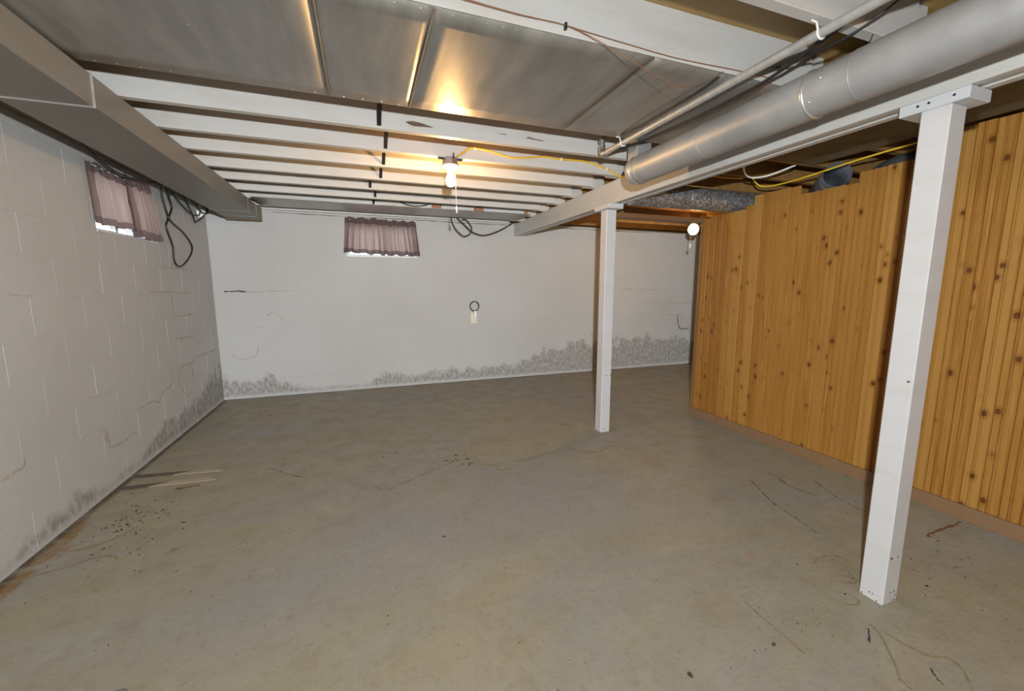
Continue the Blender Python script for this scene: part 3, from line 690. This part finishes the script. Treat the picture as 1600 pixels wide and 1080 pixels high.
# ---------------------------------------------------------------- pine partition
PX = 2.99
part = tag(empty('beadboard_partition', (PX, 1.5, 0)), 'orange varnished knotty pine partition of narrow upright boards', 'partition')
PW = 0.0742
def top_at(y):
    if y > 3.02: return 1.856
    if y > 2.645: return 1.874
    if y > 2.567: return 1.902
    if y > 2.187: return 1.967
    if y > 1.762: return 1.902
    if y > 1.42: return 1.961
    return 2.068
rp = random.Random(5)
yy = 3.06
while yy > -0.7:
    a, b = yy - PW, yy
    # outline of the moulded face: v joints at the edges, a bead in the middle; depth measured towards -x
    prof = [(0.0, 0.0), (0.0, -0.008), (0.0045, -0.0145), (0.0300, -0.0145), (0.0325, -0.0085), (0.0355, -0.0135), (0.0395, -0.0135), (0.0425, -0.0085), (0.0450, -0.0145), (PW - 0.0055, -0.0145), (PW - 0.0012, -0.008), (PW - 0.0012, 0.0)]
    z0, z1 = 0.075, top_at((a + b) / 2) + rp.uniform(-0.003, 0.003)
    bm = bmesh.new()
    lo = [bm.verts.new((d, t - PW / 2, z0)) for t, d in prof]; hi = [bm.verts.new((d, t - PW / 2, z1)) for t, d in prof]
    n = len(prof)
    for k in range(n): bm.faces.new((lo[k], lo[(k + 1) % n], hi[(k + 1) % n], hi[k]))
    bm.faces.new(lo[::-1]); bm.faces.new(hi)
    o = obj('plank', bm, 'pine'); o.location = (PX + 0.0145, (a + b) / 2, 0); child(o, part)
    yy -= PW
o = obj('base_board', boxm(-0.012, 0.016, -1.95, 1.80, 0.0, 0.080, bev=0.002), 'base_wood'); o.location = (PX - 0.004, 1.262, 0); child(o, part)
for sy in (3.02, 2.6, 2.1, 1.6, 1.1, 0.6, 0.1):
    o = obj('stud', boxm(0, 0.085, -0.019, 0.019, 0.0, min(top_at(sy + 0.03), top_at(sy - 0.03)) - 0.05), 'stud'); o.location = (PX + 0.0155, sy, 0); child(o, part)
o = obj('edge_strip', boxm(-0.013, 0.10, 0.0, 0.009, 0.0, 1.85, bev=0.001), 'stud'); o.location = (PX + 0.0, 3.061, 0); child(o, part)

o = obj('timber_rail', boxm(1.985, 3.06, 3.075, 3.165, 1.838, 1.877, bev=0.002), 'stud'); tag(o, 'raw brown timber rail running from the beam to the partition', 'timber')
o = obj('nailer_board', boxm(1.99, 3.70, 3.735, 3.775, 1.99, ZJ - 0.001, bev=0.002), 'stud'); tag(o, 'raw timber board under the joists lit by the far bulb', 'timber')

# wooden shims and ledger by the back strip
led = tag(obj('ledger_strip', boxm(0.62, 1.85, 4.545, 4.568, ZJ + 0.0, ZJ + 0.05, bev=0.001), 'post'), 'white ledger strip on the last joist by the far wall', 'timber')
for k, (a, b, lb) in enumerate(((0.74, 0.84, 'leftmost'), (1.20, 1.31, 'middle'), (1.80, 1.84, 'rightmost'))):
    tag(obj('wood_shim', boxm(a, b, 4.528, 4.545, ZJ + 0.0, ZJ + 0.045, bev=0.001), 'shim'), lb + ' of the three reddish wood shims on the white ledger strip', 'shim', 'wood shims on the ledger')

# ---------------------------------------------------------------- lamps
def lampholder(loc, label, mat, globe=False, box_h=0.045):
    x, y, z = loc
    r = tag(empty('bare_bulb_fixture', loc), label, 'lamp')
    if box_h:
        bm = bmesh.new(); lathe(bm, [(0, -0.001), (0.05, -0.001), (0.05, -box_h), (0, -box_h)], loc, 8)
        bx = child(obj('junction_box', bm, 'box_steel'), r)
        for s in (-1, 1):
            bm = boxm(x + s * 0.048 - (0.03 if s < 0 else 0), x + s * 0.048 + (0.03 if s > 0 else 0), y - 0.012, y + 0.012, z - 0.009, z - 0.003)
            obj('mounting_ear', bm, 'steel', bx)
        bm = bmesh.new(); tube(bm, [(x + 0.012, y - 0.05, z - 0.012), (x + 0.012, y - 0.052, z + 0.02)], 0.004, 8); obj('clamp_screw', bm, 'steel', bx)
    z -= box_h
    bm = bmesh.new(); lathe(bm, [(0, 0), (0.056, 0), (0.059, -0.006), (0.054, -0.014), (0.026, -0.018), (0.022, -0.036), (0.0, -0.036)], (x, y, z), 32)
    child(obj('porcelain_holder', bm, 'porcelain', smooth=True), r)
    z -= 0.030
    bm = bmesh.new()
    if globe: prof = [(0.0, 0.0), (0.016, 0.0), (0.020, -0.012), (0.040, -0.027), (0.0525, -0.052), (0.055, -0.072), (0.050, -0.096), (0.035, -0.117), (0.015, -0.127), (0.0, -0.129)]
    else: prof = [(0.0, 0.0), (0.0145, 0.0), (0.0155, -0.018), (0.021, -0.034), (0.0285, -0.050), (0.0315, -0.066), (0.029, -0.083), (0.020, -0.096), (0.009, -0.102), (0.0, -0.1035)]
    lathe(bm, prof, (x, y, z), 28); child(obj('bulb', bm, mat, smooth=True), r)
    return r, z
lamp1, zb = lampholder((0.578, 2.765, ZJ - 0.001), 'bare lit bulb on a steel box under the white joists with pull chain', 'bulb1')
pc = child(obj('pull_chain', tube(bmesh.new(), [(0.600, 2.72, ZJ - 0.075), (0.602, 2.718, ZJ - 0.20), (0.604, 2.717, 1.765)], 0.0018, 6), 'white_cable'), lamp1)
bm = bmesh.new(); lathe(bm, [(0, 0.022), (0.004, 0.02), (0.007, -0.01), (0.006, -0.022), (0, -0.024)], (0.604, 2.717, 1.745), 12); obj('chain_bead', bm, 'white_cable', pc, smooth=True)
lamp2, zb = lampholder((3.535, 3.755, 1.989), 'bright lit globe bulb at the end of the pine partition with pull chain', 'bulb2', True, 0.0)
pc = child(obj('pull_chain', tube(bmesh.new(), [(3.475, 3.72, 1.975), (3.465, 3.715, 1.87), (3.465, 3.715, 1.72)], 0.002, 6), 'white_cable'), lamp2)
bm = bmesh.new(); lathe(bm, [(0, 0.02), (0.005, 0.018), (0.008, -0.01), (0.006, -0.022), (0, -0.024)], (3.465, 3.715, 1.70), 12); obj('chain_bead', bm, 'white_cable', pc, smooth=True)

# two unseen bulbs added to give the room warm ambient light
lampholder((0.6, -1.13, ZJ - 0.001), 'added unseen bulb behind the camera for warm ambient light', 'fill_bulb')
lampholder((4.6, -0.40, ZJ - 0.001), 'added unseen bulb beyond the pine partition for warm ambient light', 'fill_bulb')

# ---------------------------------------------------------------- cables
def cable(name, pts, rad, mat, label, cat='cable', n=6, seg=8):
    o = obj(name, tubem(pts, rad, seg, n), mat, smooth=True); return tag(o, label, cat)
yc = [(0.62, 2.752, 2.086), (0.666, 2.752, 2.115), (0.701, 2.752, 2.143), (0.744, 2.752, 2.151), (0.841, 2.752, 2.142), (0.953, 2.752, 2.121), (1.022, 2.752, 2.116), (1.14, 2.752, 2.132), (1.237, 2.752, 2.146), (1.371, 2.752, 2.142), (1.514, 2.752, 2.148), (1.62, 2.752, 2.14), (1.746, 2.752, 2.112), (1.81, 2.752, 2.09), (1.868, 2.745, 2.066), (1.872, 2.62, 2.058), (1.872, 2.42, 2.056), (1.870, 2.2, 2.054), (1.866, 1.9, 2.052)]
ycab = tag(empty('yellow_cable', (1.2, 2.752, 2.13)), 'yellow electrical cable stapled along a white joist from the bulb box', 'cable')
child(obj('jacket', tubem(yc, 0.0062, 8, 5), 'yellow', smooth=True), ycab)
for p in ((0.744, 2.7475, 2.151), (1.371, 2.7475, 2.142), (1.746, 2.7475, 2.112)):
    child(obj('staple', boxm(p[0] - 0.005, p[0] + 0.005, p[1] - 0.003, p[1] + 0.01, p[2] - 0.011, p[2] + 0.011, bev=0.001), 'white_cable'), ycab)
cable('black_cable', [(1.78, 5.0, 2.23), (1.778, 4.57, 2.229), (1.76, 4.21, 2.226), (1.782, 3.837, 2.236), (1.79, 3.487, 2.238), (1.785, 3.112, 2.232), (1.84, 2.78, 2.20), (1.842, 2.45, 2.19)], 0.006, 'black', 'black cable threaded through the joists beside the beam')
cable('copper_wire', [(0.20, 1.338, 2.112), (0.342, 1.338, 2.107), (0.487, 1.338, 2.101), (0.598, 1.338, 2.101), (0.675, 1.338, 2.101), (0.764, 1.338, 2.096), (0.919, 1.338, 2.089), (1.144, 1.338, 2.081), (1.427, 1.338, 2.088), (1.60, 1.338, 2.088)], 0.0015, 'copper', 'thin brown wire pinned straight along the nearest full white joist', 'wire')
cable('loose_copper_wire', [(0.22, 1.336, 2.106), (0.50, 1.336, 2.098), (0.675, 1.335, 2.099), (0.80, 1.318, 2.062), (0.95, 1.295, 2.0), (1.10, 1.281, 1.952), (1.11, 1.281, 1.952), (1.20, 1.30, 1.983), (1.29, 1.325, 2.03), (1.36, 1.338, 2.072)], 0.0015, 'copper', 'thin copper wire sagging in a loop below the metal panels', 'wire')
tag(obj('wire_clip', boxm(0.672, 0.679, 1.332, 1.345, 2.088, 2.108), 'black'), 'small black clip pinning copper wires to the white joist', 'clip')
cable('black_cable', [(1.50, 0.80, 2.16), (1.50, 0.941, 2.095), (1.50, 1.113, 2.056), (1.50, 1.256, 2.03), (1.50, 1.40, 2.024), (1.50, 1.608, 2.026), (1.50, 1.824, 2.036), (1.495, 2.0, 2.042), (1.475, 2.2, 2.060), (1.45, 2.36, 2.074)], 0.0065, 'black', 'black cable slung between the steel pipe and the silver duct')
cable('black_cable', [(1.376, 1.37, 2.070), (1.372, 1.5, 2.058), (1.370, 1.8, 2.056), (1.372, 2.03, 2.068)], 0.004, 'black', 'black cable hugging the left side of the steel pipe')
cable('black_cable', [(1.60, 0.85, 2.14), (1.56, 1.0, 2.068), (1.53, 1.16, 2.066), (1.56, 1.30, 2.10), (1.66, 1.338, 2.14)], 0.004, 'black', 'short black cable hooked on the joist above the silver duct')
# loops by the back wall
cable('hanging_black_cord', [(1.046, 4.97, 2.20), (1.046, 4.99, 2.12), (1.049, 5.0, 2.037), (1.094, 5.0, 1.942), (1.171, 5.0, 1.871), (1.218, 5.0, 1.865), (1.275, 5.0, 1.905), (1.292, 5.0, 1.967), (1.238, 5.02, 2.055), (1.20, 5.1, 2.075)], 0.0065, 'black', 'black cord hanging in a tight loop below the strip near the far bulb chain')
cable('hanging_black_cord', [(1.10, 5.0, 2.09), (1.143, 5.0, 2.05), (1.236, 5.01, 1.972), (1.299, 5.02, 1.922), (1.413, 5.02, 1.888), (1.52, 5.02, 1.9), (1.688, 5.02, 1.97), (1.842, 5.03, 2.06), (1.90, 5.05, 2.072)], 0.0065, 'black', 'black cord sagging from the far wall top to the beam end')
cable('small_black_cord', [(0.40, 4.53, 2.14), (0.46, 4.51, 2.10), (0.56, 4.50, 2.085), (0.66, 4.51, 2.10), (0.74, 4.54, 2.14)], 0.005, 'black', 'short black cord drooping in front of the last joist')
cable('white_wall_cable', [(1.365, 5.262, 2.06), (1.367, 5.262, 1.6), (1.372, 5.262, 1.2), (1.374, 5.262, 0.91)], 0.0034, 'wall_cable', 'thin white cable running down the far wall to the outlet')
# left wall cords
cable('black_cable', [(-1.40, 2.4, 2.055), (-1.41, 2.9, 2.05), (-1.42, 3.102, 2.022), (-1.42, 3.308, 1.972), (-1.42, 3.527, 1.967), (-1.42, 3.814, 2.0), (-1.41, 3.952, 2.037), (-1.40, 4.1, 2.055)], 0.006, 'black', 'black cable drooping above the left window curtain')
cable('hanging_black_cord', [(-1.44, 4.09, 2.058), (-1.455, 4.112, 2.02), (-1.46, 4.133, 1.949), (-1.46, 4.16, 1.88), (-1.462, 4.2, 1.811), (-1.462, 4.146, 1.743), (-1.46, 4.164, 1.68), (-1.46, 4.223, 1.584), (-1.46, 4.219, 1.479), (-1.46, 4.269, 1.429), (-1.46, 4.376, 1.435), (-1.46, 4.52, 1.499), (-1.46, 4.633, 1.581), (-1.46, 4.622, 1.649), (-1.46, 4.458, 1.732), (-1.455, 4.274, 1.771), (-1.45, 4.187, 1.809), (-1.45, 4.259, 1.897), (-1.45, 4.23, 1.968), (-1.44, 4.165, 2.029), (-1.43, 4.15, 2.058)], 0.0075, 'black', 'black cord hanging in a long twisted loop on the left wall')
cable('hanging_black_cord', [(-1.47, 4.3, 2.062), (-1.475, 4.5, 1.99), (-1.475, 4.75, 1.93), (-1.475, 4.95, 1.95), (-1.475, 5.0, 1.985)], 0.0065, 'black', 'black cord drooping to the white knob in the left corner')
cable('small_black_cord', [(-1.435, 4.46, 2.058), (-1.435, 4.62, 1.95), (-1.44, 4.715, 1.862), (-1.44, 4.74, 1.860), (-1.44, 4.85, 1.895), (-1.44, 5.0, 1.96)], 0.006, 'black', 'short black cord with a sharp kink left of the corner knob')
cable('small_black_cord', [(-1.42, 4.6, 2.06), (-1.42, 4.74, 2.0), (-1.42, 4.9, 1.965), (-1.42, 5.02, 1.99), (-1.42, 5.05, 2.06)], 0.006, 'black', 'uppermost short black cord curling into the left corner')
k = tag(empty('corner_lampholder', (XL, 5.06, 1.985)), 'small white porcelain knob on the left wall by the corner', 'lampholder')
bm = bmesh.new(); tube(bm, [(XL, 5.06, 1.985), (XL + 0.02, 5.06, 1.985), (XL + 0.05, 5.06, 1.985), (XL + 0.06, 5.06, 1.985)], [0.042, 0.042, 0.03, 0.02], 20); child(obj('base', bm, 'porcelain', smooth=True), k)
child(obj('cable_sleeve', tube(bmesh.new(), [(XL + 0.012, 5.06, 2.025), (XL + 0.012, 5.06, 2.06)], 0.012, 12), 'white_cable'), k)
# cables right of the beam
cable('yellow_cable', [(3.06, 0.9, 2.074), (3.03, 1.40, 2.064), (2.96, 1.75, 2.035), (2.93, 2.1, 2.0), (2.93, 2.3, 1.995), (2.90, 2.42, 2.01), (2.86, 2.46, 2.074)], 0.0055, 'yellow', 'yellow cable strung above the top of the pine partition')
cable('yellow_cable', [(2.05, 2.35, 2.074), (2.3, 2.42, 2.050), (2.55, 2.45, 2.050), (2.8, 2.5, 2.074)], 0.005, 'yellow', 'short yellow cable right of the beam above the galvanised duct')
cable('white_cable', [(2.38, 2.12, 2.076), (2.5, 2.22, 2.03), (2.62, 2.27, 2.012), (2.72, 2.22, 2.02), (2.85, 2.12, 2.076)], 0.006, 'white_cable', 'white cable drooping right of the beam')

# outlet with plug and coiled cord
k = tag(empty('wall_outlet', (1.372, YB, 0.85)), 'ivory outlet plate at the foot of the white wall cable', 'outlet')
cp = child(obj('cover_plate', boxm(1.331, 1.414, YB - 0.009, YB - 0.001, 0.775, 0.915, bev=0.003), 'ivory'), k)
obj('socket', boxm(1.352, 1.393, YB - 0.013, YB - 0.009, 0.795, 0.835, bev=0.002), 'ivory', cp)
k = tag(empty('plug_with_cord', (1.385, YB - 0.03, 0.88)), 'white plug in the outlet with a coiled black cord above it', 'plug')
bm = bmesh.new(); tube(bm, [(1.386, YB - 0.03, 0.935), (1.386, YB - 0.032, 0.93), (1.386, YB - 0.034, 0.86), (1.386, YB - 0.03, 0.842)], [0.014, 0.021, 0.023, 0.012], 14); child(obj('plug_body', bm, 'white_cable', smooth=True), k)
pts = [(1.386, YB - 0.03, 0.935)] + [(1.378 + (0.058 + 0.003 * math.sin(a * 2.3)) * math.cos(a), YB - 0.03 + 0.002 * a / 3, 1.0 + (0.062 + 0.002 * math.sin(a * 1.7)) * math.sin(a)) for a in [-PI / 2 + 0.25 * i for i in range(62)]]
child(obj('cord_coil', tubem(pts, 0.0058, 8, 2), 'black', smooth=True), k)

# ---------------------------------------------------------------- curtains
def curtain(axis, a0t, a1t, a0b, a1b, ztop, zbot0, zbot1, folds, seed, label, group, off0=0.026):
    rc = random.Random(seed)
    base = (YB - off0) if axis == 'x' else (XL + off0)
    sgn = -1 if axis == 'x' else 1
    ph = [rc.uniform(0, 2 * PI) for _ in range(4)]
    def P(u, v):
        a = a0t + (a1t - a0t) * u; b = a0b + (a1b - a0b) * u
        p = a + (b - a) * v + 0.006 * math.sin(u * folds * 2 * PI + ph[0]) * v
        zb_ = zbot0 + (zbot1 - zbot0) * u + 0.006 * math.sin(u * folds * PI + ph[2])
        zt = ztop + 0.008 * math.sin(u * folds * 3.3 + ph[1]) + 0.004 * math.sin(u * folds * 9 + ph[3])
        z = zt + (zb_ - zt) * v
        amp = 0.003 + 0.013 * min(1, v * 1.6)
        d = amp * (math.sin(u * folds * 2 * PI + 1.2 * math.sin(u * 7 + ph[1])) + 0.4 * math.sin(u * folds * 4.7 * PI + ph[2]) * (1 - 0.5 * v))
        d += 0.002 * math.sin(u * folds * 12 + ph[3]) * (1 - v)
        return (p, base + sgn * d, z) if axis == 'x' else (base + sgn * d, p, z)
    def sheet(v0, v1, nv, nu=110, off=0.0):
        bm = bmesh.new(); g = [[None] * (nv + 1) for _ in range(nu + 1)]
        for i in range(nu + 1):
            for j in range(nv + 1):
                q = Vector(P(i / nu, v0 + (v1 - v0) * j / nv))
                if axis == 'x': q.y += sgn * off
                else: q.x += sgn * off
                g[i][j] = bm.verts.new(q)
        for i in range(nu):
            for j in range(nv): bm.faces.new((g[i][j], g[i + 1][j], g[i + 1][j + 1], g[i][j + 1]))
        return bm
    mid = (a0t + a1t) / 2
    r = tag(empty('curtain', (mid, base, zbot0) if axis == 'x' else (base, mid, zbot0)), label, 'curtain', group)
    child(obj('panel', sheet(0.14, 0.885, 22), 'cloth', smooth=True), r)
    child(obj('gathered_heading', sheet(0.0, 0.16, 6, off=0.0012), 'cloth_hem', smooth=True), r)
    child(obj('hem', sheet(0.88, 1.0, 4, off=0.0012), 'cloth_hem', smooth=True), r)
    return r
g1, g2 = 'curtains on the far window', 'curtains on the left window'
curtain('x', -0.150, 0.265, -0.188, 0.275, 2.052, 1.655, 1.632, 6, 1, 'left mauve cafe curtain on the far wall window', g1)
curtain('x', 0.262, 0.650, 0.268, 0.695, 2.040, 1.632, 1.630, 7, 2, 'right backlit mauve cafe curtain on the far wall window', g1)
curtain('y', 3.215, 3.66, 3.238, 3.715, 1.990, 1.628, 1.640, 5, 3, 'nearer mauve curtain panel on the left wall window', g2, 0.020)
curtain('y', 3.585, 3.945, 3.635, 4.035, 2.002, 1.602, 1.602, 6, 4, 'farther mauve curtain panel on the left wall window', g2, 0.040)
for axis, a, b, z, lb in (('x', -0.153, 0.66, 2.030, 'thin rod holding the far window curtains'), ('y', 3.24, 3.99, 1.975, 'thin rod holding the left window curtains')):
    pts = [(a, YB - 0.018, z), (b, YB - 0.018, z)] if axis == 'x' else [(XL + 0.018, a, z), (XL + 0.018, b, z)]
    tag(obj('curtain_rod', tube(bmesh.new(), pts, 0.004, 8), 'white_cable'), lb, 'curtain rod')

# ---------------------------------------------------------------- loose things on the floor
def lath(p0, p1, wd, split, label):
    p0, p1 = Vector((*p0, 0)), Vector((*p1, 0)); d = (p1 - p0).normalized(); n_ = Vector((-d.y, d.x, 0)) * wd / 2
    L = (p1 - p0).length
    r = tag(empty('wood_lath', p0), label, 'wood strip', 'wood strips by the left wall')
    for nm, t0, t1, mt, sk0, sk1 in (('dry_end', split, 1.0, 'lath', 0.05, -0.03), ('damp_end', 0.0, split, 'lath_dark', 0.0, 0.05)):
        a0, a1 = p0 + d * L * t0, p0 + d * L * t1
        b = [a0 - n_ - d * sk0, a1 - n_ - d * sk1, a1 + n_ + d * sk1, a0 + n_ + d * sk0]
        bm = bmesh.new(); hexa(bm, [tuple(v) for v in b] + [tuple(v + Vector((0, 0, 0.006))) for v in b])
        bmesh.ops.bevel(bm, geom=list(bm.edges), offset=0.0012, segments=1, affect='EDGES')
        child(obj(nm, bm, mt), r)
lath((-1.47, 3.255), (-0.985, 3.19), 0.046, 0.56, 'pale wood strip on the floor, the farther of two from the camera by left wall')
lath((-1.485, 3.082), (-0.985, 3.055), 0.052, 0.42, 'pale wood strip on the floor, the nearer of two beside left wall')
def chip(c, s, mat, label, h=0.006):
    bm = bmesh.new(); n = 8; lo, hi = [], []
    for k in range(n):
        a = 2 * PI * k / n; q = rf.uniform(0.6, 1.15)
        x, y = c[0] + s[0] * math.cos(a) * q, c[1] + s[1] * math.sin(a) * q
        lo.append(bm.verts.new((x, y, 0.0))); hi.append(bm.verts.new((c[0] + (x - c[0]) * 0.8, c[1] + (y - c[1]) * 0.8, h * rf.uniform(0.6, 1.1))))
    for k in range(n): bm.faces.new((lo[k], lo[(k + 1) % n], hi[(k + 1) % n], hi[k]))
    bm.faces.new(hi); bm.faces.new(lo[::-1])
    tag(obj('debris_chip', bm, mat), label, 'debris')
chip((0.935, 0.893), (0.009, 0.012), 'chip', 'dark brown chip lying on the floor at the bottom of the view')
chip((1.296, 0.882), (0.009, 0.006), 'chip', 'small brown chip on the floor left of the nearer post')
chip((-0.775, 1.445), (0.028, 0.02), 'grey_chip', 'dark grey shard on the floor at the lower left edge', 0.008)
chip((0.325, 1.905), (0.014, 0.005), 'chip', 'tiny black sliver alone in the middle of the floor', 0.003)
